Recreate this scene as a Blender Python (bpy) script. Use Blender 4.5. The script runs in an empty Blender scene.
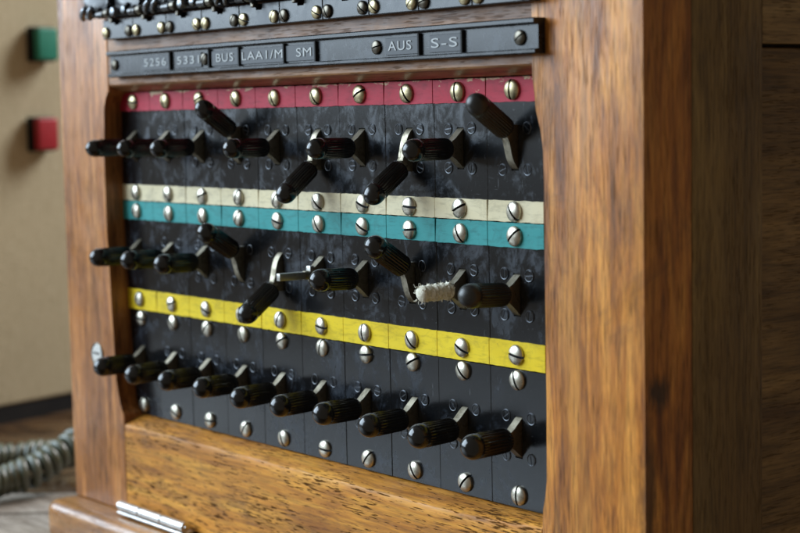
import bpy, bmesh, math, random
from mathutils import Vector, Matrix
random.seed(11)
S = bpy.context.scene
COL = S.collection
PI = math.pi

# ------------------------------------------------------------------ helpers
WORLD = {}                                   # world position of every object (no parent is rotated)

def put(name, me, mat, parent=None, loc=(0, 0, 0), rot=None):
    o = bpy.data.objects.new(name, me)
    COL.objects.link(o)
    loc = Vector(loc)
    WORLD[o.name] = loc
    if parent is not None:
        o.parent = parent
        o.location = loc - WORLD[parent.name]
    else:
        o.location = loc
    if rot:
        o.rotation_euler = rot
    if me is not None and mat is not None and len(me.materials) == 0:
        for m in (mat if isinstance(mat, (list, tuple)) else [mat]):
            me.materials.append(m)
    return o

def tag(o, label, cat, group=None):
    o['label'] = label
    o['category'] = cat
    if group:
        o['group'] = group
    return o

def mesh(name, bm, angle=35):
    bmesh.ops.recalc_face_normals(bm, faces=bm.faces)
    me = bpy.data.meshes.new(name)
    bm.to_mesh(me)
    bm.free()
    me.polygons.foreach_set('use_smooth', [True] * len(me.polygons))
    me.set_sharp_from_angle(angle=math.radians(angle))
    return me

def add_box(bm, c, s, bev=0.0, seg=2, rot=None):
    r = bmesh.ops.create_cube(bm, size=1.0)
    vs = r['verts']
    m = Matrix.Diagonal((s[0], s[1], s[2], 1))
    if rot is not None:
        m = rot.to_4x4() @ m
    m = Matrix.Translation(c) @ m
    bmesh.ops.transform(bm, matrix=m, verts=vs)
    if bev > 0:
        es = list({e for v in vs for e in v.link_edges})
        bmesh.ops.bevel(bm, geom=es, offset=bev, segments=seg, profile=0.6, affect='EDGES')

def box_mesh(name, s, bev=0.0, seg=2, c=(0, 0, 0)):
    bm = bmesh.new()
    add_box(bm, c, s, bev, seg)
    return mesh(name, bm)

def prism_xz(bm, pts, y0, y1, bev=0.0, seg=2):
    """outline in x,z extruded from y0 (front) to y1"""
    f = [bm.verts.new((x, y0, z)) for x, z in pts]
    b = [bm.verts.new((x, y1, z)) for x, z in pts]
    n = len(pts)
    ff = bm.faces.new(f)
    bm.faces.new(b[::-1])
    for i in range(n):
        j = (i + 1) % n
        bm.faces.new((f[j], f[i], b[i], b[j]))
    if bev > 0:
        bmesh.ops.bevel(bm, geom=list(ff.edges), offset=bev, segments=seg, profile=0.5, affect='EDGES')

def prism_yz(bm, pts, x0, x1, bev=0.0, seg=2):
    f = [bm.verts.new((x0, y, z)) for y, z in pts]
    b = [bm.verts.new((x1, y, z)) for y, z in pts]
    n = len(pts)
    fa = bm.faces.new(f)
    fb = bm.faces.new(b[::-1])
    sides = []
    for i in range(n):
        j = (i + 1) % n
        sides.append(bm.faces.new((f[j], f[i], b[i], b[j])))
    if bev > 0:
        bmesh.ops.bevel(bm, geom=list(set(fa.edges) | set(fb.edges)), offset=bev, segments=seg, profile=0.5, affect='EDGES')

def add_lathe(bm, prof, seg=32, axis='-Y', flute=None, at=(0, 0, 0)):
    """prof: list of (d, r); axis -Y: d runs towards the viewer (-y); X: along +x"""
    rings = []
    for d, r in prof:
        ring = []
        if r < 1e-7:
            k = 1
        else:
            k = seg
        for i in range(k):
            a = 2 * PI * i / seg
            rr = r * flute(d, a) if flute else r
            if axis == '-Y':
                co = (rr * math.cos(a), -d, rr * math.sin(a))
            else:
                co = (d, rr * math.cos(a), rr * math.sin(a))
            ring.append(bm.verts.new((co[0] + at[0], co[1] + at[1], co[2] + at[2])))
        rings.append(ring)
    for a, b in zip(rings, rings[1:]):
        na, nb = len(a), len(b)
        for i in range(seg):
            j = (i + 1) % seg
            if na == 1 and nb == 1:
                continue
            if na == 1:
                bm.faces.new((a[0], b[i], b[j]))
            elif nb == 1:
                bm.faces.new((a[i], a[j], b[0]))
            else:
                bm.faces.new((a[i], a[j], b[j], b[i]))
    for ring in (rings[0], rings[-1]):
        if len(ring) > 2:
            bm.faces.new(ring)

def add_tube(bm, pts, r, seg=10, rfun=None, cap=True):
    rings = []
    n = len(pts)
    up = Vector((0.13, 0.2, 0.97)).normalized()
    prev = None
    for i, p in enumerate(pts):
        p = Vector(p)
        t = (Vector(pts[min(i + 1, n - 1)]) - Vector(pts[max(i - 1, 0)])).normalized()
        if prev is None:
            u = t.cross(up).normalized()
        else:
            u = (prev - t * prev.dot(t)).normalized()
        prev = u
        v = t.cross(u)
        rr = rfun(i / (n - 1)) if rfun else r
        rings.append([bm.verts.new(p + u * rr * math.cos(2 * PI * k / seg) + v * rr * math.sin(2 * PI * k / seg)) for k in range(seg)])
    for a, b in zip(rings, rings[1:]):
        for k in range(seg):
            l = (k + 1) % seg
            bm.faces.new((a[k], a[l], b[l], b[k]))
    if cap:
        bm.faces.new(rings[0])
        bm.faces.new(rings[-1])

# ------------------------------------------------------------------ materials
class NT:
    def __init__(self, name):
        self.m = bpy.data.materials.new(name)
        self.m.use_nodes = True
        self.n = self.m.node_tree.nodes
        self.l = self.m.node_tree.links
        self.b = self.n['Principled BSDF']
    def new(self, t, **kw):
        x = self.n.new(t)
        for k, v in kw.items():
            setattr(x, k, v)
        return x
    def link(self, a, b):
        self.l.new(a, b)
    def pos(self, scale=(1, 1, 1), rot=(0, 0, 0), off=(0, 0, 0)):
        g = self.new('ShaderNodeNewGeometry')
        mp = self.new('ShaderNodeMapping')
        mp.inputs['Scale'].default_value = scale
        mp.inputs['Rotation'].default_value = rot
        mp.inputs['Location'].default_value = off
        self.link(g.outputs['Position'], mp.inputs['Vector'])
        return mp.outputs['Vector']
    def obj(self, scale=(1, 1, 1)):
        g = self.new('ShaderNodeTexCoord')
        mp = self.new('ShaderNodeMapping')
        mp.inputs['Scale'].default_value = scale
        self.link(g.outputs['Object'], mp.inputs['Vector'])
        return mp.outputs['Vector']
    def noise(self, vec, scale=1.0, detail=4, rough=0.55, dist=0.0):
        x = self.new('ShaderNodeTexNoise')
        x.inputs['Scale'].default_value = scale
        x.inputs['Detail'].default_value = detail
        x.inputs['Roughness'].default_value = rough
        x.inputs['Distortion'].default_value = dist
        self.link(vec, x.inputs['Vector'])
        return x.outputs['Fac']
    def ramp(self, fac, stops, interp='LINEAR'):
        x = self.new('ShaderNodeValToRGB')
        cr = x.color_ramp
        cr.interpolation = interp
        while len(cr.elements) < len(stops):
            cr.elements.new(0.5)
        for e, (p, c) in zip(cr.elements, stops):
            e.position = p
            if not isinstance(c, (tuple, list)):
                c = (c, c, c)
            e.color = (c[0], c[1], c[2], 1)
        self.link(fac, x.inputs['Fac'])
        return x.outputs['Color']
    def mix(self, fac, a, b, mode='MIX'):
        x = self.new('ShaderNodeMix', data_type='RGBA', blend_type=mode)
        for s, v in ((x.inputs[0], fac), (x.inputs[6], a), (x.inputs[7], b)):
            if isinstance(v, (int, float)):
                s.default_value = v if s == x.inputs[0] else (v, v, v, 1)
            elif isinstance(v, (tuple, list)):
                s.default_value = (v[0], v[1], v[2], 1)
            else:
                self.link(v, s)
        return x.outputs[2]
    def math(self, op, a, b=0.0):
        x = self.new('ShaderNodeMath', operation=op)
        for s, v in ((x.inputs[0], a), (x.inputs[1], b)):
            if isinstance(v, (int, float)):
                s.default_value = v
            else:
                self.link(v, s)
        return x.outputs[0]
    def bump(self, h, strength=0.3, dist=0.001):
        x = self.new('ShaderNodeBump')
        x.inputs['Strength'].default_value = strength
        x.inputs['Distance'].default_value = dist
        self.link(h, x.inputs['Height'])
        self.link(x.outputs['Normal'], self.b.inputs['Normal'])
    def set(self, **kw):
        names = dict(color='Base Color', rough='Roughness', metal='Metallic', coat='Coat Weight', coatr='Coat Roughness',
                     spec='Specular IOR Level', sheen='Sheen Weight')
        for k, v in kw.items():
            s = self.b.inputs[names[k]]
            if isinstance(v, (int, float)):
                s.default_value = v
            elif isinstance(v, (tuple, list)):
                s.default_value = (v[0], v[1], v[2], 1)
            else:
                self.link(v, s)
        return self.m

def wood(name, light, mid, dark, axis='Z', fine=1.0, pores=0.5, pore_len=1.0, slant=0.0, figure=0.5, rough=0.42, coat=0.15, off=(0, 0, 0), pore_dark=(0.03, 0.016, 0.008), wear=None, fig_scale=1.0, knots=()):
    t = NT(name)
    ai = 'XYZ'.index(axis)
    def sc(along, across):
        s = [across] * 3
        s[ai] = along
        return tuple(s)
    rot = (0, slant, 0)
    # broad figure: distorted bands
    big = t.noise(t.pos(sc(5 * fig_scale, 42 * fig_scale), rot, off), 1.0, 3, 0.5, 0.8)
    med = t.noise(t.pos(sc(16, 220 * fine), rot, off), 1.0, 5, 0.65, 0.5)
    fin = t.noise(t.pos(sc(60, 1100 * fine), rot, off), 1.0, 3, 0.7)
    c = t.ramp(med, [(0.30, dark), (0.47, mid), (0.66, light)])
    cb = t.ramp(big, [(0.34, (0.46, 0.37, 0.30)), (0.48, (0.88, 0.85, 0.82)), (0.64, (1.25, 1.23, 1.18))])
    c = t.mix(figure, c, t.mix(1.0, c, cb, 'MULTIPLY'))
    cf = t.ramp(fin, [(0.32, 0.52), (0.5, 0.95), (0.62, 1.15)])
    c = t.mix(0.85, c, cf, 'MULTIPLY')
    # open pores: short dark dashes
    pr = t.noise(t.pos(sc(130 / pore_len, 1700), rot, off), 1.0, 2, 0.5, 0.2)
    clump = t.noise(t.pos(sc(22, 70), rot, off), 1.0, 2, 0.5)
    pr = t.math('ADD', pr, t.math('MULTIPLY', t.math('SUBTRACT', clump, 0.5), 0.35))
    pm = t.ramp(pr, [(0.575, 0.0), (0.645, 1.0)])
    pm = t.math('MULTIPLY', pm, pores)
    c = t.mix(pm, c, pore_dark)
    # grime and handling marks
    gr = t.noise(t.pos((30, 30, 30), (0, 0, 0), off), 1.0, 5, 0.7, 1.0)
    c = t.mix(t.ramp(gr, [(0.56, 0.0), (0.75, 0.45)]), c, (0.05, 0.03, 0.018))
    if wear:
        wn = t.noise(t.pos((55, 55, 25), (0, 0, 0), off), 1.0, 6, 0.75, 0.6)
        c = t.mix(t.ramp(wn, [(0.50, 0.0), (0.62, wear[1])]), c, wear[0])
    for (kx, ky, kz), (sx, sy, sz), amt in knots:   # dark heartwood knots and streaks in the timber
        wob = t.noise(t.pos((260, 260, 90), (0, 0, 0), off), 1.0, 4, 0.6)
        g = t.new('ShaderNodeNewGeometry')
        v1 = t.new('ShaderNodeVectorMath', operation='SUBTRACT')
        t.link(g.outputs['Position'], v1.inputs[0]); v1.inputs[1].default_value = (kx, ky, kz)
        v2 = t.new('ShaderNodeVectorMath', operation='DIVIDE')
        t.link(v1.outputs[0], v2.inputs[0]); v2.inputs[1].default_value = (sx, sy, sz)
        ln = t.new('ShaderNodeVectorMath', operation='LENGTH')
        t.link(v2.outputs[0], ln.inputs[0])
        dd = t.math('ADD', ln.outputs['Value'], t.math('MULTIPLY', t.math('SUBTRACT', wob, 0.5), 1.4))
        c = t.mix(t.ramp(dd, [(0.45, amt), (1.0, 0.0)]), c, (0.022, 0.013, 0.006))
    rr = t.ramp(t.noise(t.pos((70, 70, 70), (0, 0, 0), off), 1.0, 4, 0.6), [(0.3, rough - 0.08), (0.7, rough + 0.14)])
    h = t.math('SUBTRACT', t.math('ADD', t.math('MULTIPLY', fin, 0.35), t.math('MULTIPLY', gr, 0.5)), t.math('MULTIPLY', pm, 0.8))
    t.bump(h, 0.30, 0.0006)
    rr = t.math('ADD', rr, t.math('MULTIPLY', pm, 0.35))
    inv = t.math('SUBTRACT', 1.0, pm)
    return t.set(color=c, rough=rr, coat=t.math('MULTIPLY', inv, coat), coatr=0.25, spec=t.math('MULTIPLY', inv, 0.35))

M = {}
M['post_left'] = wood('left_post_wood', (0.50, 0.215, 0.062), (0.32, 0.120, 0.030), (0.15, 0.050, 0.012), 'Z', fine=0.75, pores=0.45, pore_len=1.4, figure=0.8, rough=0.38, coat=0.2)
M['post_right'] = wood('right_post_wood', (0.60, 0.258, 0.048), (0.38, 0.136, 0.021), (0.14, 0.040, 0.007), 'Z', fine=0.62, pores=0.42, pore_len=1.6, figure=1.0, rough=0.42, coat=0.10, off=(3, 1, 2), fig_scale=0.8, knots=(((0.0716, -0.003, -0.049), (0.006, 0.0055, 0.008), 0.85), ((0.0730, -0.0075, -0.092), (0.006, 0.0035, 0.050), 0.7), ((0.045, -0.011, 0.040), (0.0022, 0.006, 0.018), 0.35), ((0.030, -0.011, -0.105), (0.0030, 0.006, 0.022), 0.4), ((0.058, -0.011, 0.012), (0.0018, 0.006, 0.03), 0.3)))
M['rail_top'] = wood('top_rail_wood', (0.38, 0.185, 0.072), (0.25, 0.11, 0.038), (0.12, 0.048, 0.016), 'X', pores=0.4, figure=0.6, rough=0.45, off=(7, 2, 4))
M['rail_bottom'] = wood('bottom_rail_wood', (0.66, 0.31, 0.040), (0.49, 0.195, 0.020), (0.27, 0.09, 0.010), 'X', fine=0.8, pores=0.9, pore_len=0.85, slant=0.22, figure=0.75, rough=0.50, coat=0.0, off=(2, 5, 9), pore_dark=(0.05, 0.021, 0.008), fig_scale=0.7)
M['ledge'] = wood('ledge_wood', (0.45, 0.21, 0.06), (0.33, 0.14, 0.036), (0.2, 0.075, 0.02), 'X', pores=0.4, figure=0.7, rough=0.3, coat=0.4, off=(1, 8, 3))
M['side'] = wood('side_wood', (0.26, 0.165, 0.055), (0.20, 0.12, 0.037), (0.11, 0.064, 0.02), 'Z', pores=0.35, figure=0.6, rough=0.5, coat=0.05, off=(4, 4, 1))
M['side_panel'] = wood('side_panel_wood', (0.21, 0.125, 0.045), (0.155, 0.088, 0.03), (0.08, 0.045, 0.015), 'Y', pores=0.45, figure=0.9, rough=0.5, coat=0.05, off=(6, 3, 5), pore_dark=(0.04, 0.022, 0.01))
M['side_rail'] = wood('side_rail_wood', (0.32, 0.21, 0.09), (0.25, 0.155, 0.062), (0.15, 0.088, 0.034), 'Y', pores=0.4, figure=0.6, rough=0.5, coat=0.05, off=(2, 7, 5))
M['table_grey'] = wood('pale_grey_table_wood', (0.36, 0.33, 0.29), (0.29, 0.26, 0.225), (0.19, 0.165, 0.135), 'X', pores=0.2, figure=0.3, rough=0.3, coat=0.3, off=(5, 2, 2))  # paler, greyer tone given to two planks beside the cord
M['table'] = wood('table_wood', (0.105, 0.056, 0.020), (0.07, 0.036, 0.012), (0.035, 0.017, 0.006), 'X', pores=0.4, figure=0.6, rough=0.28, coat=0.4, off=(9, 9, 1))

def ebonite(name, base=0.007, rough=0.28, dust=0.5, bmp=0.05):
    t = NT(name)
    d1 = t.noise(t.pos((34, 34, 34)), 1.0, 7, 0.72, 1.2)
    d3 = t.noise(t.pos((150, 150, 110)), 1.0, 5, 0.7, 0.8)
    d2 = t.noise(t.pos((800, 800, 800)), 1.0, 3, 0.7)
    sc = t.noise(t.pos((1400, 1400, 110), (0, 0.45, 0)), 1.0, 3, 0.6)
    sc2 = t.noise(t.pos((90, 90, 1300), (0, -0.3, 0)), 1.0, 3, 0.6)
    dm = t.ramp(t.math('ADD', t.math('MULTIPLY', d1, 0.6), t.math('MULTIPLY', d3, 0.4)), [(0.50, 0.0), (0.66, 1.0)])
    c = t.mix(t.math('MULTIPLY', dm, dust), (base, base * 1.1, base * 1.3), (0.042, 0.058, 0.086))
    sp = t.ramp(d2, [(0.66, 0.0), (0.72, 1.0)])
    c = t.mix(t.math('MULTIPLY', sp, 0.9 * dust), c, (0.20, 0.21, 0.22))
    st = t.math('ADD', t.ramp(sc, [(0.68, 0.0), (0.73, 1.0)]), t.ramp(sc2, [(0.70, 0.0), (0.75, 1.0)]))
    c = t.mix(t.math('MULTIPLY', st, 0.9 * dust), c, (0.15, 0.16, 0.17))
    r = t.math('ADD', t.ramp(dm, [(0.0, rough), (1.0, rough + 0.22)]), t.math('MULTIPLY', st, 0.08))
    t.bump(t.math('ADD', t.math('MULTIPLY', d3, 0.7), t.math('MULTIPLY', d2, 0.2)), bmp, 0.0005)
    return t.set(color=c, rough=r, spec=0.50)
M['plate'] = ebonite('black_ebonite', 0.0028, 0.20, 0.40)
M['strip_black'] = ebonite('black_lacquer', 0.005, 0.24, 0.30, 0.015)
t = NT('slot_black'); M['slot'] = t.set(color=(0.004, 0.004, 0.004), rough=0.8)
t = NT('backing_black'); M['backing'] = t.set(color=(0.006, 0.006, 0.007), rough=0.7)

def bakelite(name, base, rough, tint):
    t = NT(name)
    d = t.noise(t.pos((160, 160, 160)), 1.0, 5, 0.7, 0.5)
    f = t.noise(t.pos((1500, 1500, 1500)), 1.0, 2, 0.6)
    c = t.mix(t.ramp(d, [(0.45, 0.0), (0.72, 0.8)]), base, tint)
    r = t.ramp(d, [(0.3, rough - 0.06), (0.7, rough + 0.14)])
    t.bump(f, 0.03, 0.0003)
    return t.set(color=c, rough=r, spec=0.55)
M['knob'] = bakelite('black_bakelite', (0.006, 0.006, 0.006), 0.15, (0.014, 0.014, 0.013))
M['knob_matt'] = bakelite('worn_bakelite', (0.014, 0.014, 0.013), 0.33, (0.032, 0.030, 0.026))

def metal(name, col, rough, tarnish, amount=0.6, scale=300):
    t = NT(name)
    d = t.noise(t.pos((scale, scale, scale)), 1.0, 5, 0.7, 0.4)
    f = t.noise(t.pos((2600, 2600, 900)), 1.0, 2, 0.6)
    m = t.ramp(d, [(0.45, 0.0), (0.72, amount)])
    c = t.mix(m, col, tarnish)
    r = t.math('ADD', t.math('MULTIPLY', m, 0.25), rough)
    t.bump(f, 0.10, 0.0002)
    return t.set(color=c, rough=r, metal=1.0)
M['nickel'] = metal('nickel_screw', (0.56, 0.52, 0.43), 0.34, (0.17, 0.145, 0.10), 0.8, 420)
M['brass'] = metal('brass_screw', (0.54, 0.46, 0.28), 0.34, (0.15, 0.115, 0.06), 0.8, 420)
M['dark_screw'] = metal('blackened_screw', (0.13, 0.115, 0.09), 0.34, (0.05, 0.045, 0.04))
M['flush'] = metal('blackened_flush_screw', (0.085, 0.09, 0.10), 0.36, (0.24, 0.25, 0.26), 0.5, 500)
M['cam'] = metal('tarnished_brass', (0.27, 0.24, 0.18), 0.40, (0.075, 0.062, 0.038), 0.9)
M['steel'] = metal('bare_steel', (0.42, 0.41, 0.38), 0.35, (0.22, 0.20, 0.17))
M['chrome'] = metal('bright_hinge_metal', (0.62, 0.61, 0.59), 0.30, (0.30, 0.28, 0.25), 0.6, 200)
M['latch'] = metal('polished_latch_metal', (0.22, 0.235, 0.25), 0.24, (0.035, 0.035, 0.035), 0.95, 350)
M['gloss_black'] = bakelite('glossy_black_metal', (0.014, 0.015, 0.017), 0.20, (0.03, 0.03, 0.032))

def paint(name, col, faded, chip, fade_amt=0.6, chips=0.8, edge=None):
    t = NT(name)
    d = t.noise(t.pos((26, 26, 60)), 1.0, 5, 0.65, 0.6)
    f = t.noise(t.pos((230, 230, 330)), 1.0, 5, 0.72)
    g = t.noise(t.pos((120, 120, 700)), 1.0, 3, 0.6)
    c = t.mix(t.ramp(d, [(0.38, 0.0), (0.7, fade_amt)]), col, faded)
    gm = t.noise(t.pos((90, 90, 130)), 1.0, 6, 0.75, 1.0)
    c = t.mix(t.ramp(gm, [(0.50, 0.0), (0.72, 0.6)]), c, tuple(x * 0.4 + 0.012 for x in col))
    c = t.mix(t.ramp(g, [(0.52, 0.0), (0.72, 0.5)]), c, tuple(x * 0.45 for x in col))
    c = t.mix(t.ramp(f, [(0.655, 0.0), (0.70, chips)]), c, chip)
    if edge:                                  # paint rubbed off along the upper edge
        g2 = t.new('ShaderNodeNewGeometry')
        sx = t.new('ShaderNodeSeparateXYZ')
        t.link(g2.outputs['Position'], sx.inputs[0])
        e = t.math('MULTIPLY', t.math('SUBTRACT', sx.outputs['Z'], edge[0]), 1.0 / (edge[1] - edge[0]))
        wn = t.noise(t.pos((75, 75, 200)), 1.0, 5, 0.7, 0.5)
        em = t.ramp(t.math('ADD', t.math('MULTIPLY', e, 0.22), wn), [(0.70, 0.0), (0.735, 0.9)])
        c = t.mix(em, c, chip)
    t.bump(f, 0.12, 0.0003)
    return t.set(color=c, rough=0.55, spec=0.22)
M['red'] = paint('red_strip_paint', (0.40, 0.014, 0.034), (0.42, 0.050, 0.080), (0.55, 0.42, 0.25), edge=(0.0535, 0.0574))
M['cream'] = paint('cream_strip_paint', (0.66, 0.57, 0.36), (0.70, 0.63, 0.44), (0.25, 0.2, 0.12), 0.7, 0.5)
M['teal'] = paint('teal_strip_paint', (0.030, 0.25, 0.245), (0.06, 0.31, 0.30), (0.01, 0.06, 0.07), 0.6, 0.6)
M['yellow'] = paint('yellow_strip_paint', (0.74, 0.53, 0.010), (0.78, 0.60, 0.03), (0.25, 0.16, 0.02), 0.6, 0.5)
t = NT('white_enamel')
M['white'] = t.set(color=t.ramp(t.noise(t.pos((300, 300, 300)), 1, 4, 0.6), [(0.4, (0.62, 0.60, 0.56)), (0.7, (0.5, 0.48, 0.43))]), rough=0.35)
t = NT('tape_cloth')
tn = t.noise(t.pos((900, 900, 900)), 1, 4, 0.7)
M['tape'] = t.set(color=t.ramp(tn, [(0.35, (0.55, 0.50, 0.36)), (0.62, (0.82, 0.79, 0.68))]), rough=0.9)
t.bump(tn, 0.6, 0.0008)
t = NT('embossed_letter'); M['letter'] = t.set(color=(0.34, 0.35, 0.34), rough=0.5)
t = NT('label_tape_black'); M['label'] = t.set(color=(0.018, 0.020, 0.024), rough=0.42, spec=0.4)
t = NT('letter_blur'); M['print'] = t.set(color=(0.10, 0.09, 0.08), rough=0.6)
# wall, buttons, cord
t = NT('beige_cloth')
wv = t.noise(t.pos((500, 500, 90)), 1, 3, 0.7)
wv2 = t.noise(t.pos((500, 90, 700)), 1, 3, 0.7)
wb = t.noise(t.pos((9, 9, 9)), 1, 4, 0.6)
wc = t.mix(0.5, t.ramp(wv, [(0.3, (0.45, 0.39, 0.24)), (0.7, (0.60, 0.54, 0.37))]), t.ramp(wv2, [(0.3, (0.46, 0.40, 0.25)), (0.7, (0.59, 0.53, 0.36))]))
wc = t.mix(0.35, wc, t.ramp(wb, [(0.3, 0.75), (0.7, 1.1)]), 'MULTIPLY')
M['beige'] = t.set(color=wc, rough=0.85)
t.bump(t.math('ADD', wv, wv2), 0.35, 0.001)
t = NT('skirting_black'); M['skirting'] = t.set(color=t.ramp(t.noise(t.pos((40, 40, 40)), 1, 4, 0.6), [(0.3, (0.008, 0.008, 0.009)), (0.7, (0.016, 0.015, 0.014))]), rough=0.6, spec=0.15)
def button_mat(name, a, b):
    t = NT(name)
    n = t.noise(t.pos((120, 120, 120)), 1, 4, 0.65)
    return t.set(color=t.ramp(n, [(0.3, a), (0.7, b)]), rough=0.45)
M['green'] = button_mat('green_plastic', (0.010, 0.18, 0.115), (0.015, 0.23, 0.15))
M['redb'] = button_mat('red_plastic', (0.30, 0.006, 0.014), (0.38, 0.010, 0.020))
M['cord'] = bakelite('olive_cord_plastic', (0.070, 0.078, 0.048), 0.33, (0.10, 0.105, 0.08))

# ------------------------------------------------------------------ the switchboard
ROOT = put('telephone_switchboard', None, None, None, (-0.13, 0.10, -0.17))
tag(ROOT, 'old wooden telephone switchboard with black key panel, coloured strips and thirty levers', 'switchboard')
P = 0.03
cx = lambda c: (c - 9) * P
X0, X1 = -0.3265, 0.0716
TOPZ, BOTZ = 0.20, -0.148

def jit(pts, a=0.00025):
    return [(x + random.uniform(-a, a), z + random.uniform(-a, a)) for x, z in pts]
def sub(x0, z0, x1, z1, n):
    return [(x0 + (x1 - x0) * i / n, z0 + (z1 - z0) * i / n) for i in range(n)]

# left post: straight outside edge, hand-cut opening on the inside
bm = bmesh.new()
pts = [(X0, BOTZ)] + [(-0.2733, BOTZ), (-0.2733, -0.1000), (-0.2738, -0.0988), (-0.2754, -0.0975), (-0.2772, -0.0955), (-0.2787, -0.0915), (-0.2796, -0.083)] \
    + sub(-0.2801, -0.076, -0.2836, -0.014, 4) + sub(-0.2838, -0.010, -0.2838, 0.045, 3) + [(-0.2832, 0.051), (-0.281, 0.0555), (-0.277, 0.0572), (-0.277, TOPZ)] \
    + sub(X0, TOPZ, X0, BOTZ, 9)
prism_xz(bm, pts, -0.010, 0.012, 0.0011, 3)
put('post', mesh('left_post', bm), M['post_left'], ROOT, (0, 0, 0))
# right post
bm = bmesh.new()
pts = [(0.0217, BOTZ), (X1, BOTZ)] + sub(X1, -0.13, X1, TOPZ, 10) + [(X1, TOPZ), (0.0200, TOPZ), (0.0200, 0.0572), (0.0202, 0.0505), (0.0216, 0.0450), (0.0238, 0.0385), (0.0249, 0.031), (0.0251, 0.022)] \
    + sub(0.0252, 0.01, 0.0251, -0.078, 5) + [(0.0250, -0.084), (0.0240, -0.0895), (0.0228, -0.0945), (0.0217, -0.1005)]
prism_xz(bm, jit(pts, 0.00012), -0.010, 0.0130, 0.0013, 3)
put('post', mesh('right_post', bm), M['post_right'], ROOT, (0, 0, 0))
# top rail, its lower edge worked to a chamfer
bm = bmesh.new()
prism_yz(bm, [(-0.0097, TOPZ - 0.0005), (-0.0097, 0.0612), (-0.0092, 0.0605), (-0.0030, 0.0577), (0.012, 0.0577), (0.012, TOPZ - 0.0005)], -0.2769, 0.0199)
put('top_rail', mesh('top_rail', bm, 25), M['rail_top'], ROOT)
# bottom rail: sloping worn top edge
bm = bmesh.new()
xs = [-0.2732 + (0.0216 + 0.2732) * i / 60 for i in range(61)]
rings = []
for i, x in enumerate(xs):
    tt = i / 60
    w = 0.00016 * math.sin(i * 0.9) + 0.00010 * math.sin(i * 2.3 + 1)
    f = 1.0 - 0.62 * max(0.0, (tt - 0.86) / 0.14)
    e = 0.0003 * max(0, 1 - i / 2.0)
    zt = -0.1002 - 0.0002 * math.sin(i * 0.5) - e
    zb = -0.1002 - 0.0040 * f + w - e
    prof = [(0.012, zt), (0.0003, zt), (-0.0005, zt - 0.0002), (-0.0085, zb + 0.0007), (-0.0094, zb), (-0.00975, zb - 0.0009), (-0.0098, zb - 0.004), (-0.0098, BOTZ + 0.002), (0.012, BOTZ + 0.002)]
    rings.append([bm.verts.new((x, y, z)) for y, z in prof])
for a, b in zip(rings, rings[1:]):
    for k in range(len(a)):
        l = (k + 1) % len(a)
        bm.faces.new((a[k], a[l], b[l], b[k]))
bm.faces.new(rings[0]); bm.faces.new(rings[-1])
put('bottom_rail', mesh('bottom_rail', bm, 28), M['rail_bottom'], ROOT)
# base ledge with rounded nose and rounded end
bm = bmesh.new()
add_box(bm, ((X0 + X1) / 2 - 0.001, 0.004, -0.1590), (X1 - X0 + 0.006, 0.060, 0.0218), 0.0075, 5)
LEDGE = put('base_ledge', mesh('base_ledge', bm, 50), M['ledge'], ROOT)
# hinge on the ledge
HX0, HX1 = -0.2712, -0.2110
bm = bmesh.new()
pr = [(0, 0), (0, 0.0019), (0.0004, 0.0023), (0.0195, 0.0023), (0.0199, 0.0019), (0.0199, 0)]
for k in range(3):
    add_lathe(bm, [(HX0 + d + 0.02035 * k, r) for d, r in pr], 24, 'X', None, (0, -0.0150, -0.1432))
add_box(bm, ((HX0 + HX1) / 2, -0.0135, -0.1464), (HX1 - HX0, 0.007, 0.0012), 0.0003, 1)
add_lathe(bm, [(HX1 + 0.0003, 0), (HX1 + 0.0003, 0.0012), (HX1 + 0.0012, 0.0009), (HX1 + 0.0012, 0)], 16, 'X', None, (0, -0.0150, -0.1432))
put('hinge', mesh('hinge', bm), M['chrome'], ROOT)
# right side of the cabinet: stile, rail, panel; and the rest of the case
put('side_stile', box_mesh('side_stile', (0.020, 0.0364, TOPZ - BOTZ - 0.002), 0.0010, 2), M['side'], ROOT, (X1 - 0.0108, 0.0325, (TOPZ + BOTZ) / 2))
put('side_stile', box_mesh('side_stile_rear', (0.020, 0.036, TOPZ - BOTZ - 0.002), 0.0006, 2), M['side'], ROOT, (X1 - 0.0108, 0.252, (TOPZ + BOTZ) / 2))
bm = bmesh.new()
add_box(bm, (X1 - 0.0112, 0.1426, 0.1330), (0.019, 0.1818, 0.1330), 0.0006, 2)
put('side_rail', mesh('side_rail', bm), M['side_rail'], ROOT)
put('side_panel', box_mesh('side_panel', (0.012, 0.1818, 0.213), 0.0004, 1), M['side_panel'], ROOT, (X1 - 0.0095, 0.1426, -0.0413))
put('case_side', box_mesh('case_side', (0.014, 0.257, TOPZ - BOTZ - 0.002), 0.0008, 2), M['post_left'], ROOT, (X0 + 0.0075, 0.1412, (TOPZ + BOTZ) / 2))
put('case_back', box_mesh('case_back', (X1 - X0 - 0.05, 0.010, TOPZ - BOTZ - 0.004), 0.0005, 1), M['side'], ROOT, ((X0 + X1) / 2, 0.262, (TOPZ + BOTZ) / 2))
put('case_top', box_mesh('case_top', (X1 - X0 + 0.02, 0.30, 0.016), 0.003, 3), M['post_left'], ROOT, ((X0 + X1) / 2, 0.126, TOPZ + 0.0085))
put('backing_board', box_mesh('backing_board', (0.330, 0.004, 0.180)), M['backing'], ROOT, (-0.13, 0.0160, -0.02))
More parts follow.
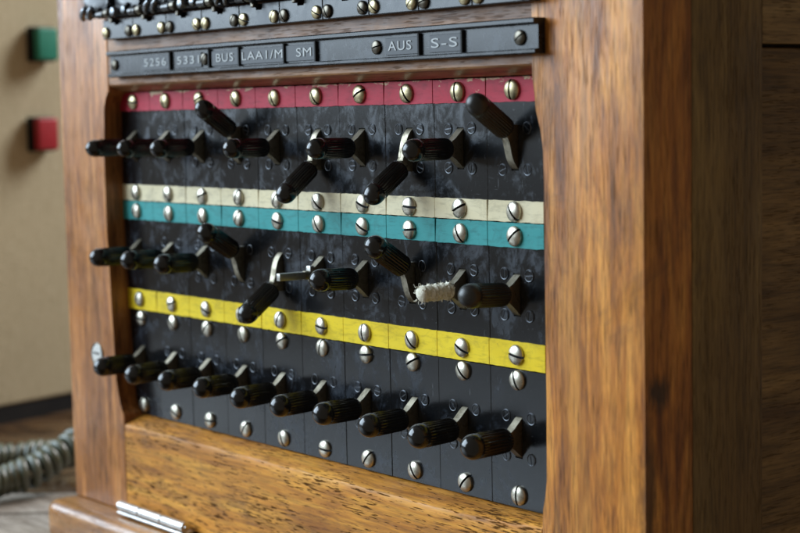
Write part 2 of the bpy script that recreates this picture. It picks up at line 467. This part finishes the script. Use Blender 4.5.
# white disc on the left post
bm = bmesh.new()
add_lathe(bm, [(-0.001, 0), (-0.001, 0.0060), (0.0003, 0.0060), (0.0006, 0.0056), (0.0003, 0.0052), (-0.0002, 0.0050)], 40)
DISC = put('maker_disc', mesh('disc_ring', bm), M['dark_screw'], ROOT, (-0.2978, -0.0101, -0.0722))
bm = bmesh.new()
add_lathe(bm, [(-0.0008, 0), (-0.0008, 0.0050), (0.0002, 0.0050), (0.0005, 0.0046), (0.0005, 0)], 40)
put('disc_face', mesh('disc_face', bm), M['white'], DISC, (-0.2978, -0.0101, -0.0722))
bm = bmesh.new()
for i, w in enumerate((0.0012, 0.0008, 0.0014, 0.001)):
    add_box(bm, (-0.0026 + i * 0.0017, -0.0006, 0.0008), (w, 0.0002, 0.0011))
put('disc_print', mesh('disc_print', bm), M['print'], DISC, (-0.2978, -0.0101, -0.0722))

# ---- shared meshes
def dome_screw_bm(R=0.0037, H=0.0022, slot_w=0.00046, slot_floor=0.0003):
    bm = bmesh.new()
    us = [-R * math.cos(PI * i / 14) for i in range(15)]
    us = sorted([u for u in us if abs(u) > slot_w * 1.5] + [-slot_w, -slot_w * 0.92, slot_w * 0.92, slot_w])
    NV = 18
    rows = []
    rim = H * 0.36
    for u in us:
        L = math.sqrt(max(R * R - u * u, 0)) + 1e-6
        row = []
        for k in range(NV + 1):
            v = -L * math.cos(PI * k / NV)
            rr = min(1.0, math.hypot(u, v) / R)
            h = rim + (H - rim) * (1 - rr ** 2.2) ** 0.62
            if abs(u) < slot_w * 0.95:
                h = min(h, slot_floor)
            row.append(bm.verts.new((u, -h, v)))
        rows.append(row)
    for a, b in zip(rows, rows[1:]):
        for k in range(NV):
            f = bm.faces.new((a[k], a[k + 1], b[k + 1], b[k]))
            f.material_index = 1 if abs(sum(v.co.x for v in f.verts) / 4) < slot_w * 0.97 else 0
    bmesh.ops.remove_doubles(bm, verts=bm.verts, dist=2e-6)
    be = [e for e in bm.edges if len(e.link_faces) == 1]
    r = bmesh.ops.extrude_edge_only(bm, edges=be)
    for v in r['geom']:
        if isinstance(v, bmesh.types.BMVert):
            v.co.y = 0.0006
    return bm
def with_mat(me, m):
    me = me.copy()
    if len(me.materials):
        me.materials.clear()
    for k in (m if isinstance(m, (list, tuple)) else [m]):
        me.materials.append(k)
    return me
SCREW = mesh('screw', dome_screw_bm(), 30)
SCREW_N, SCREW_B = with_mat(SCREW, [M['nickel'], M['slot']]), with_mat(SCREW, [M['brass'], M['slot']])
SS = mesh('small_screw', dome_screw_bm(0.0027, 0.0016, 0.00028, 0.0002), 30)
SS_B, SS_D = with_mat(SS, [M['brass'], M['slot']]), with_mat(SS, [M['dark_screw'], M['slot']])
# flush screw with a shallow ring groove
def flush_bm(R=0.00225):
    bm = bmesh.new()
    add_lathe(bm, [(-0.0004, R), (0.00022, R), (0.00034, R - 0.00014), (0.00028, R - 0.0003), (0.00012, R - 0.0004), (0.00012, R - 0.00041)], 28)
    for s in (-1, 1):                       # two half discs leave the slot between them
        n = 10
        g = 0.00024
        R2 = R - 0.0005
        a0 = math.asin(g / R2)
        arc = [(R2 * math.sin(a0 + (PI - 2 * a0) * i / n) * s, R2 * math.cos(a0 + (PI - 2 * a0) * i / n)) for i in range(n + 1)]
        vs = [bm.verts.new((x, -0.00030, z)) for x, z in arc]
        vb = [bm.verts.new((x, -0.00010, z)) for x, z in arc]
        bm.faces.new(vs).material_index = 1
        for i in range(n + 1):
            j = (i + 1) % (n + 1)
            bm.faces.new((vs[i], vs[j], vb[j], vb[i]))
    return bm
FLUSH = with_mat(mesh('flush_screw', flush_bm(), 20), [M['flush'], M['plate']])

# key plate with a slot for the lever; outline -P/2..P/2, z from -h to +h about the plate centre
def plate_mesh(name, z0, z1, zs):
    bm = bmesh.new()
    w = P / 2 - 0.00004
    g = 0.00020
    xs_ = [-w, -w + g, -0.0020, 0.0020, w - g, w]
    zs_ = [z0 + 0.0001, z0 + 0.0001 + g, zs - 0.0078, zs + 0.0078, z1 - 0.0001 - g, z1 - 0.0001]
    V = [[bm.verts.new((x, 0.0002 if (i in (0, 5) or k in (0, 5)) else 0.0, z)) for k, z in enumerate(zs_)] for i, x in enumerate(xs_)]
    for i in range(5):
        for k in range(5):
            if i == 2 and k == 2:
                continue
            bm.faces.new((V[i][k], V[i + 1][k], V[i + 1][k + 1], V[i][k + 1]))
    be = [e for e in bm.edges if len(e.link_faces) == 1]
    r = bmesh.ops.extrude_edge_only(bm, edges=be)
    for v in r['geom']:
        if isinstance(v, bmesh.types.BMVert):
            v.co.y = 0.0045
    return mesh(name, bm, 8)

# lever cam: thick plate in the y-z plane, local origin on the pivot, lever points to -y
def cam_mesh():
    bm = bmesh.new()
    top = []
    R = 0.0094
    pts = []
    for i in range(9):                       # shoulder arc from behind to the beak
        a = math.radians(128 - (128 - 50) * i / 8)
        pts.append((-R * math.cos(a), R * math.sin(a)))
    pts += [(-0.0070, 0.0064), (-0.0082, 0.0053), (-0.0099, 0.0038), (-0.0112, 0.0027), (-0.0118, 0.0026)]
    low = [(y, -z) for y, z in reversed(pts)]
    prism_yz(bm, pts + low, -0.0017, 0.0017, 0.00025, 2)
    add_lathe(bm, [(0.0108, 0), (0.0108, 0.0019), (0.0150, 0.0019), (0.0150, 0)], 16)
    return mesh('cam', bm, 30)
CAM = with_mat(cam_mesh(), M['cam'])

def knob_mesh(name, R, L0=0.0118, L1=0.0330):
    bm = bmesh.new()
    NF = 26
    fl_end = L1 - 0.0070
    def fl(d, a):
        if L0 + 0.0010 < d < fl_end:
            return 1.0 - 0.085 * (0.5 - 0.5 * math.cos(NF * a)) ** 0.6
        return 1.0
    prof = [(L0, 0), (L0, R * 0.70), (L0 + 0.0003, R * 0.84), (L0 + 0.0009, R * 0.94), (L0 + 0.0016, R * 0.97), (L0 + 0.0022, R * 0.98)]
    for i in range(1, 6):
        prof.append((L0 + 0.0022 + (fl_end - 0.0001 - L0 - 0.0022) * i / 5, R * (0.98 + 0.02 * i / 5)))
    prof += [(fl_end + 0.0001, R * 0.945), (fl_end + 0.0006, R * 0.945), (fl_end + 0.0009, R * 0.995), (fl_end + 0.0016, R)]
    dl = L1 - (fl_end + 0.0022)
    for i in range(1, 11):
        a = PI / 2 * i / 10
        prof.append((fl_end + 0.0022 + dl * math.sin(a), R * math.cos(a) if i < 10 else 0))
    add_lathe(bm, prof, NF * 5, '-Y', fl)
    return mesh(name, bm, 50)
KN = {r: with_mat(knob_mesh('handle', R), M['knob']) for r, R in ((0, 0.00415), (1, 0.00445), (2, 0.00465))}
KN_MATT = {r: with_mat(KN[r], M['knob_matt']) for r in KN}

ROWS = [  # z of lower edge, upper edge, lever axis, strips (z0, z1, material), screw heights, screw mesh
    dict(z0=0.0050, z1=0.0574, zl=0.0315, strips=[(0.0482, 0.0574, 'red'), (0.0050, 0.0130, 'cream')], sz=(0.0527, 0.0090)),
    dict(z0=-0.0483, z1=0.0050, zl=-0.0213, strips=[(-0.0043, 0.0050, 'teal'), (-0.0483, -0.0381, 'yellow')], sz=(0.0000, -0.0431)),
    dict(z0=-0.1000, z1=-0.0483, zl=-0.0735, strips=[], sz=(-0.0522, -0.0951)),
]
TILT = {(0, 3): 35.8, (0, 5): -38.7, (0, 7): -35.5, (0, 9): 34.0, (1, 3): 33.5, (1, 4): -36.6, (1, 7): 33.5}
SMALL = {(0, 0): -1.0, (0, 1): -0.9, (0, 2): -0.6, (0, 6): 0.5, (1, 0): 0.4, (1, 1): 1.3, (1, 2): 1.2, (1, 5): 0.6, (1, 6): 2.5, (1, 8): -0.3, (1, 9): 3.1,
         (2, 0): -0.9, (2, 1): -1.9, (2, 2): -0.8, (2, 3): -0.3, (2, 4): -1.9, (2, 5): -1.3, (2, 7): -1.5, (2, 8): -1.4, (2, 9): -0.8}
PLATES = [with_mat(plate_mesh('key_plate', r['z0'] - r['zl'], r['z1'] - r['zl'], 0), M['plate']) for r in ROWS]
rs = random.Random(5)
slot_angle = {}
for ri, r in enumerate(ROWS):
    for c in range(10):
        x, zl = cx(c), r['zl']
        kp = put('key_plate', PLATES[ri], None, ROOT, (x, rs.uniform(-0.00014, 0.00014), zl))
        for si, (a, b, mk) in enumerate(r['strips']):
            hh = (b - a) / 2 - 0.00015
            wx = P / 2 - 0.00008
            ol = [(-wx + 2 * wx * i / 16, -hh + rs.uniform(-0.00010, 0.00013)) for i in range(17)] + [(wx - 2 * wx * i / 16, hh + rs.uniform(-0.00016, 0.00010)) for i in range(17)]
            if rs.random() < 0.4:                       # a chipped corner
                ol[-1] = (ol[-1][0] + rs.uniform(0.0003, 0.0009), ol[-1][1]); ol[0] = (ol[0][0], ol[0][1])
            bm = bmesh.new()
            prism_xz(bm, ol, -0.0003, 0.0003, 0.00012, 1)
            put('colour_strip', mesh('colour_strip', bm, 30), M[mk], kp, (x, -0.00022 + rs.uniform(-0.00006, 0.00006), (a + b) / 2))
        for k, sz in enumerate(r['sz']):
            yy = -0.0005 if r['strips'] else 0.0
            brass = (ri == 0 and k == 0)
            put('screw', SCREW_B if brass else SCREW_N, None, kp, (x + rs.uniform(-0.0002, 0.0002), yy, sz + rs.uniform(-0.0002, 0.0002)), (rs.uniform(-.05, .05), rs.uniform(0, PI), rs.uniform(-.05, .05)))
        for sx in (-1, 1):
            for sz in (-1, 1):
                if c == 0 or (c == 1 and sz < 0):          # lost in the blur and behind the handles there
                    continue
                put('flush_screw', FLUSH, None, kp, (x + sx * 0.0066 + rs.uniform(-.0002, .0002), 0.0, zl + sz * 0.0074 + rs.uniform(-.0002, .0002)), (0, rs.uniform(0, PI), 0))
        ang = TILT.get((ri, c), SMALL.get((ri, c), 0.0))
        rot = (-math.radians(ang), 0, 0)                  # positive lifts the tip
        piv = (x, 0.006, zl)
        put('lever_cam', CAM, None, kp, piv, rot)
        if (ri, c) == (1, 5):
            bm = bmesh.new()
            add_box(bm, (0, -0.0195, 0.0), (0.0026, 0.0170, 0.0031), 0.0004, 2)
            add_box(bm, (0, -0.0118, 0.0012), (0.0030, 0.0022, 0.0052), 0.0004, 2)
            o = put('lever_shank', mesh('bare_shank', bm), M['steel'], kp, piv, rot)
            o['label'] = 'bare flat steel lever that has lost its black handle'
        elif (ri, c) == (1, 8):
            rt = random.Random(3)
            bm = bmesh.new()
            prof = [(0.0118, 0), (0.0118, 0.0024)]
            nn = 24
            for i in range(nn + 1):
                prof.append((0.0125 + 0.0135 * i / nn, 0.0029 + 0.00028 * math.sin(i * 1.9) + rt.uniform(-.0002, .0002)))
            prof += [(0.0268, 0.0024), (0.0274, 0.0014), (0.0276, 0)]
            nz = {}
            def lump(d, a):
                key = (round(d, 5), round(a, 3))
                return 1 + 0.07 * math.sin(3 * a + d * 2100) + rt.uniform(-0.05, 0.05)
            add_lathe(bm, prof, 30, '-Y', lump)
            for i in range(95):                             # frayed threads
                d = rt.uniform(0.0122, 0.0276)
                a = rt.uniform(0, 2 * PI)
                r0 = 0.0026
                ln = rt.uniform(0.0004, 0.0013) * (1.2 if math.sin(a) ** 2 > .5 else .8)
                p0 = Vector((r0 * math.cos(a), -d, r0 * math.sin(a)))
                dr = Vector((math.cos(a) + rt.uniform(-.5, .5), rt.uniform(-.8, .8), math.sin(a) + rt.uniform(-.5, .5))).normalized()
                p1 = p0 + dr * ln * 0.6
                p2 = p1 + (dr + Vector((rt.uniform(-1, 1), rt.uniform(-1, 1), rt.uniform(-1, 1)))).normalized() * ln * 0.6
                rad = rt.uniform(0.00014, 0.00034)
                add_tube(bm, [p0, p1, p2], rad, 5, lambda u, rad=rad: rad * (1 - 0.6 * u))
            o = put('lever_shank', mesh('taped_shank', bm, 60), M['tape'], kp, piv, rot)
            o['label'] = 'lever without its handle, wrapped in frayed white tape'
        else:
            kn = (KN_MATT if (ri, c) in ((0, 9), (1, 9)) else KN)[ri]
            o = put('lever_handle', kn, None, kp, piv, (rot[0], rs.uniform(0, PI), 0))
            o.rotation_mode = 'YXZ'
            if (ri, c) in ((0, 5), (1, 4), (0, 7)):
                o.location.y += -0.0006
                o.location.z += -0.0005

# ---- label holder
YH = -0.0150
LZ0, LZ1 = 0.0644, 0.0766
LX0, LX1 = -0.2685, 0.0267
bm = bmesh.new()
prism_yz(bm, [(-0.0099, LZ0), (-0.0146, LZ0), (-0.0150, LZ0 + 0.0004), (-0.0150, LZ0 + 0.0013), (-0.0146, LZ0 + 0.0017), (-0.0132, LZ0 + 0.0018),
              (-0.0132, LZ1 - 0.0022), (-0.0150, LZ1 - 0.0021), (-0.0155, LZ1 - 0.0016), (-0.0155, LZ1 - 0.0004), (-0.0150, LZ1), (-0.0099, LZ1)], LX0, LX1)
LH = put('label_holder', mesh('label_holder', bm, 40), M['strip_black'], ROOT)
DIV = with_mat(box_mesh('divider', (0.0008, 0.0014, LZ1 - LZ0 - 0.0042)), M['slot'])
for s in (-0.2127, -0.1800, -0.1564, -0.1230, -0.1011, -0.0362, -0.0120):
    put('divider', DIV, None, LH, (s, -0.01375, (LZ0 + LZ1) / 2 - 0.0003))
zc = (LZ0 + LZ1) / 2 - 0.0004
for s in (-0.2638, -0.1845, -0.0622, 0.0179):
    put('screw', SS_D, None, LH, (s, -0.0132, zc), (0, rs.uniform(0.2, 1.6), 0))
def text_bm(txt, size, width):
    cu = bpy.data.curves.new('lettering', 'FONT')
    cu.body = txt
    cu.size = size
    cu.extrude = 0.00018
    cu.offset = 0.0
    cu.space_character = 1.12
    cu.align_x = 'CENTER'
    cu.align_y = 'CENTER'
    cu.resolution_u = 4
    ob = bpy.data.objects.new('lettering', cu)
    COL.objects.link(ob)
    bpy.context.view_layer.update()
    dg = bpy.context.evaluated_depsgraph_get()
    me = bpy.data.meshes.new_from_object(ob.evaluated_get(dg))
    bpy.data.objects.remove(ob)
    bpy.data.curves.remove(cu)
    bm = bmesh.new()
    bm.from_mesh(me)
    bpy.data.meshes.remove(me)
    w = max(v.co.x for v in bm.verts) - min(v.co.x for v in bm.verts)
    cxm = (max(v.co.x for v in bm.verts) + min(v.co.x for v in bm.verts)) / 2
    czm = (max(v.co.y for v in bm.verts) + min(v.co.y for v in bm.verts)) / 2
    for v in bm.verts:
        x, y, z = v.co
        v.co = ((x - cxm) * width / w, -z, y - czm)
    return bm
LABELS = [('5256', -0.2358, -0.2162, -0.2375, -0.2140), ('5331', -0.2067, -0.1882, -0.2085, -0.1868), ('BUS', -0.1744, -0.1610, -0.1785, -0.1572), ('LAA1/M', -0.1543, -0.1243, -0.1556, -0.1238),
          ('SM', -0.1145, -0.1042, -0.1222, -0.1019), ('AUS', -0.0546, -0.0408, -0.0565, -0.0370), ('S-S', -0.0293, -0.0147, -0.0305, -0.0128)]
for txt, a, b, ta, tb in LABELS:
    zt0, zt1 = LZ0 + 0.0024, LZ1 - 0.0034
    tp = put('label_tape', box_mesh('label_tape', (tb - ta, 0.0004, zt1 - zt0), 0.0001, 1), M['label'], LH, ((ta + tb) / 2, -0.0135, (zt0 + zt1) / 2))
    bm = text_bm(txt, 0.0050, b - a)
    bmesh.ops.translate(bm, verts=bm.verts, vec=((a + b) / 2 - (ta + tb) / 2, -0.00028, 0.0002))
    me2 = mesh('letters', bm, 30)
    # lettering belongs to its tape: merge as a second material
    base = tp.data
    bmj = bmesh.new()
    bmj.from_mesh(base)
    n0 = len(bmj.faces)
    bmj.from_mesh(me2)
    bmj.faces.ensure_lookup_table()
    for f in bmj.faces[n0:]:
        f.material_index = 1
    bmj.to_mesh(base)
    bmj.free()
    base.materials.append(M['letter'])

# ---- indicator strip at the top with its drop shutters
DZ0, DZ1, DY = 0.0823, 0.0914, -0.0150
PX = 0.02975
SEAM0 = -0.2728
segs = 10
for k in range(segs):
    xa = SEAM0 + PX * k + (0.0015 if k == 0 else 0.00012)
    xb = min(SEAM0 + PX * (k + 1) - 0.00012, 0.0262)
    xm = SEAM0 + PX * (k + 0.5)
    bm = bmesh.new()
    nw = 0.0024
    pts = [(xa, DZ0), (xb, DZ0), (xb, DZ1), (xm + nw, DZ1), (xm + nw, DZ1 - 0.0030), (xm - nw, DZ1 - 0.0030), (xm - nw, DZ1), (xa, DZ1)]
    prism_xz(bm, [(x - xm, z - DZ0) for x, z in pts], 0, 0.0052, 0.0003, 1)
    st = put('indicator_strip', mesh('indicator_strip', bm, 40), M['strip_black'], ROOT, (xm, DY, DZ0))
    for s, xx in ((0, xa + 0.0034), (1, xb - 0.0036)):
        dark = ((k * 2 + s) % 3 == 1) or k in (2, 6) and s == 0
        put('screw', SS_D if dark else SS_B, None, st, (xx, DY - 0.0001, 0.0854), (0, rs.uniform(0, PI), 0))
# backing behind the shutters
put('shutter_frame', box_mesh('shutter_frame', (0.297, 0.0022, 0.060), 0.0005, 1), M['backing'], ROOT, (-0.1225, -0.0113, 0.1225))
for k in range(segs + 1):
    xm = SEAM0 + PX * k
    base = (xm, -0.0180, 0.0952)
    w1 = 0.0124 if k < segs else 0.0098
    bm = bmesh.new()
    pts = [(-0.0105, 0.0004), (0.0088, 0.0), (0.0108, 0.0022), (w1 - 0.0004, 0.0075), (w1, 0.010), (w1, 0.032), (-0.0124, 0.032), (-0.0124, 0.0070), (-0.0118, 0.0026)]
    prism_xz(bm, pts, 0, 0.0016, 0.0004, 2)
    bmesh.ops.rotate(bm, verts=bm.verts, cent=(0, 0, 0), matrix=Matrix.Rotation(math.radians(-rs.uniform(3, 11)), 3, 'X'))
    sh = put('drop_shutter', mesh('drop_shutter', bm, 40), M['strip_black'], ROOT, base)
    # hinge barrels under the shutter
    bm = bmesh.new()
    pr = [(-0.0032, 0), (-0.0032, 0.0014), (-0.0028, 0.0018), (0.0028, 0.0018), (0.0032, 0.0014), (0.0032, 0)]
    add_lathe(bm, [(d + 0.0082, r) for d, r in pr], 18, 'X', None, (0, -0.0012, -0.0016))
    put('hinge_barrel', mesh('hinge_barrel', bm), M['gloss_black'], sh, base)
    if k < segs:
        bm = bmesh.new()
        pr = [(0.0122, 0), (0.0122, 0.0014), (0.0126, 0.0021), (0.0156, 0.0021), (0.0160, 0.0014), (0.0160, 0)]
        add_lathe(bm, pr, 20, 'X', None, (0, -0.0010, -0.0012))
        add_box(bm, (0.0141, 0.0012, -0.0030), (0.0024, 0.0026, 0.0050), 0.0004, 1)
        put('hinge_knuckle', mesh('hinge_knuckle', bm), M['dark_screw'], sh, base)
        bm = bmesh.new()
        add_tube(bm, [(0.0125, 0.0030, 0.0090), (0.0143, -0.0004, 0.0062), (0.0150, -0.0012, 0.0030)], 0.0011, 10)
        put('trip_wire', mesh('trip_wire', bm), M['gloss_black'], sh, base)
    bm = bmesh.new()
    for q in range(7):                              # worn catch with its lumpy fingers
        x_ = -0.0115 + 0.0033 * q + rs.uniform(-0.001, 0.001)
        z_ = rs.uniform(-0.0016, 0.0012)
        add_tube(bm, [(x_, 0.0022, z_ + 0.001), (x_ + rs.uniform(-.001, .001), -0.0006, z_ + rs.uniform(-.0004, .001)), (x_ + rs.uniform(-.0016, .0016), -0.0018 + rs.uniform(-.0008, .0006), z_ - rs.uniform(0.0002, 0.0022))], rs.uniform(0.0007, 0.0014), 8)
    add_box(bm, (0, 0.0018, -0.0014), (0.026, 0.0012, 0.0022), 0.0003, 1)
    put('catch', mesh('catch', bm), M['gloss_black'], sh, base)
    if k % 2 == 0:
        bm = bmesh.new()
        for d0 in (-0.0078, -0.0012):
            add_tube(bm, [(d0 - 0.0022, -0.0010, -0.0026), (d0 - 0.0006, -0.0026, -0.0012), (d0 + 0.0014, -0.0030, 0.0006), (d0 + 0.0030, -0.0026, 0.0020)], 0.0014, 12)
        put('trip_lever', mesh('trip_lever', bm), M['latch'], sh, base)
    else:
        bm = bmesh.new()
        add_lathe(bm, [(-0.001, 0), (-0.001, 0.0012), (0.0014, 0.0012), (0.0016, 0.0024), (0.0030, 0.0025), (0.0041, 0.0019), (0.0046, 0)], 24, '-Y', None, (-0.0068, 0, -0.0010))
        add_lathe(bm, [(-0.001, 0), (-0.001, 0.0010), (0.0022, 0.0010), (0.0024, 0.0018), (0.0032, 0.0018), (0.0038, 0)], 20, '-Y', None, (0.0016, 0, -0.0006))
        put('latch_knob', mesh('latch_knob', bm), M['latch'], sh, base)

# ------------------------------------------------------------------ table, wall, buttons, cord
TZ = -0.1700
tb = put('table', None, None, None, (-0.25, 0.1, TZ))
tag(tb, 'brown and grey wooden plank table under the switchboard', 'table')
ang = math.radians(51)
du = Vector((math.cos(ang), math.sin(ang), 0))     # plank direction
dn = Vector((-du.y, du.x, 0))
p0 = Vector((-0.4027, -0.0171, TZ))
for k in range(-7, 14):
    w = 0.050
    bm = bmesh.new()
    add_box(bm, (0, 0, -0.012), (1.7, w - 0.0032, 0.024), 0.0016, 2)
    me = mesh('plank', bm)
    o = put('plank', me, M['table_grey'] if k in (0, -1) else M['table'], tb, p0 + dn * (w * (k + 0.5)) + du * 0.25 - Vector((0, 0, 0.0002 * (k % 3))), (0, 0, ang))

wd = Vector((-0.2347, 0.9721, 0)).normalized()
wn = Vector((0.9721, 0.2347, 0)).normalized()
wa = Vector((-0.65, 0.1004, TZ))
wrot = math.atan2(wd.y, wd.x)
WZ = 0.0002
w0 = wa + wd * 0.32
wall = put('wall', box_mesh('wall', (0.86, 0.06, 0.80), 0.004, 3), M['beige'], None, (w0 - wn * 0.031 + Vector((0, 0, 0.012 + 0.40))), (0, 0, wrot))
tag(wall, 'beige cloth textured panel standing on the table left of the switchboard', 'wall panel')
def wall_pt(along, z, out):
    return wa + wd * along + wn * out + Vector((0, 0, z - TZ))
o = bpy.data.objects.new('skirting', box_mesh('skirting', (0.85, 0.05, 0.0125)))
COL.objects.link(o); o.parent = wall
o.data.materials.append(M['skirting'])
o.location = (0, -0.004, -0.4062 - 0.0001)
for nm, mk, al, z, lab in (('green_button', 'green', 0.0478, 0.0982, 'green square push button on the beige panel, above the red one'),
                           ('red_button', 'redb', 0.0448, 0.0343, 'red square push button on the beige panel, below the green one')):
    r = put(nm, None, None, None, wall_pt(al, z, 0), (0, 0, wrot))
    tag(r, lab, 'push button', 'square push buttons on the beige panel')
    for pn, s, bev, off, mm in (('bezel', (0.0205, 0.007, 0.0245), 0.001, 0.0035, 'skirting'), ('cap', (0.0182, 0.0075, 0.0222), 0.0016, 0.0085, mk)):
        c_ = bpy.data.objects.new(pn, box_mesh(pn, s, bev, 3))
        COL.objects.link(c_); c_.parent = r
        c_.data.materials.append(M[mm])
        c_.location = (0, -off, 0)

# coiled cord
def catmull(ctrl, n):
    out = []
    pts = [Vector(p) for p in ctrl]
    pts = [pts[0] * 2 - pts[1]] + pts + [pts[-1] * 2 - pts[-2]]
    for i in range(1, len(pts) - 2):
        a, b, c, d = pts[i - 1:i + 3]
        for k in range(n):
            t_ = k / n
            out.append(0.5 * ((2 * b) + (c - a) * t_ + (2 * a - 5 * b + 4 * c - d) * t_ ** 2 + (3 * b - a - 3 * c + d) * t_ ** 3))
    out.append(pts[-2])
    return out
HR, WR, PITCH = 0.0070, 0.0026, 0.0059
path = catmull([(-0.415, -0.13, -0.1592), (-0.424, -0.075, -0.1592), (-0.4249, -0.0334, -0.1590), (-0.4284, -0.0045, -0.1585), (-0.4256, 0.0160, -0.1548), (-0.4269, 0.0315, -0.1483), (-0.4341, 0.0470, -0.1452),
                (-0.4480, 0.0585, -0.1500), (-0.4680, 0.0570, -0.1575), (-0.4860, 0.0379, -0.1592), (-0.4919, 0.0126, -0.1592), (-0.497, -0.020, -0.1592), (-0.500, -0.08, -0.1592)], 40)
acc = [0.0]
for a, b in zip(path, path[1:]):
    acc.append(acc[-1] + (b - a).length)
tot = acc[-1]
turns = tot / PITCH
N = int(turns * 16)
hel = []
j = 0
for i in range(N + 1):
    s = tot * i / N
    while j < len(acc) - 2 and acc[j + 1] < s:
        j += 1
    f = (s - acc[j]) / max(1e-9, acc[j + 1] - acc[j])
    p = path[j].lerp(path[j + 1], f)
    t_ = (path[min(j + 2, len(path) - 1)] - path[max(j - 1, 0)]).normalized()
    u = t_.cross(Vector((0, 0, 1))).normalized()
    v = u.cross(t_)
    a = 2 * PI * (s + 0.0016 * math.sin(s * 95) + 0.0010 * math.sin(s * 231 + 1)) / PITCH
    HR_ = HR * (1 + 0.07 * math.sin(s * 140) + 0.05 * math.sin(s * 310 + 2))
    hel.append(p + u * HR_ * math.cos(a) + v * HR_ * math.sin(a))
bm = bmesh.new()
add_tube(bm, hel, WR, 9)
cord = put('coiled_cord', mesh('coiled_cord', bm, 80), M['cord'])
tag(cord, 'olive grey coiled telephone cord lying on the table left of the switchboard', 'cord')

# ------------------------------------------------------------------ light
W = bpy.data.worlds.new('World')
S.world = W
W.use_nodes = True
bg = W.node_tree.nodes['Background']
bg.inputs['Color'].default_value = (1.0, 0.86, 0.68, 1)
bg.inputs['Strength'].default_value = 0.19

def area(name, loc, target, sx, sy, power, col):
    d = bpy.data.lights.new(name, 'AREA')
    d.shape = 'RECTANGLE'
    d.size, d.size_y = sx, sy
    d.energy = power
    d.color = col
    o = bpy.data.objects.new(name, d)
    COL.objects.link(o)
    o.location = loc
    o.rotation_euler = (Vector(target) - Vector(loc)).to_track_quat('-Z', 'Y').to_euler()
    return o
area('window_light', (-1.75, -1.50, 1.02), (-0.1, 0, 0), 2.3, 1.75, 142, (0.69, 0.85, 1.0))
area('back_fill_light', (-0.42, 1.5, 1.2), (-0.6, 0.1, -0.05), 0.7, 0.9, 58, (0.98, 0.98, 1.0))  # added fill behind the case, brightens the wall panel; no known source there

# ------------------------------------------------------------------ camera
F, YAW, PIT, ROL = 1676.81, math.radians(51.331), math.radians(5.3067), math.radians(-1.1477)
fwd = Vector((-math.sin(YAW) * math.cos(PIT), math.cos(YAW) * math.cos(PIT), -math.sin(PIT)))
rgt = Vector((math.cos(YAW), math.sin(YAW), 0))
up = rgt.cross(fwd)
r2 = rgt * math.cos(ROL) + up * math.sin(ROL)
u2 = -rgt * math.sin(ROL) + up * math.cos(ROL)
cd = bpy.data.cameras.new('Camera')
cam = bpy.data.objects.new('Camera', cd)
COL.objects.link(cam)
mw = Matrix(((r2.x, u2.x, -fwd.x, 0.44456), (r2.y, u2.y, -fwd.y, -0.40974), (r2.z, u2.z, -fwd.z, 0.045947), (0, 0, 0, 1)))
cam.matrix_world = mw
cd.sensor_width = 36.0
cd.lens = F / 800 * 36.0
cd.clip_start = 0.01
cd.clip_end = 100
cd.dof.use_dof = True
cd.dof.focus_distance = 0.645
cd.dof.aperture_fstop = 12.0
cd.dof.aperture_blades = 0
S.camera = cam

S.render.engine = 'CYCLES'
S.view_settings.view_transform = 'Standard'
S.view_settings.look = 'None'
S.view_settings.exposure = 0.0
S.view_settings.gamma = 1.0
S.render.resolution_x, S.render.resolution_y = 1024, 682
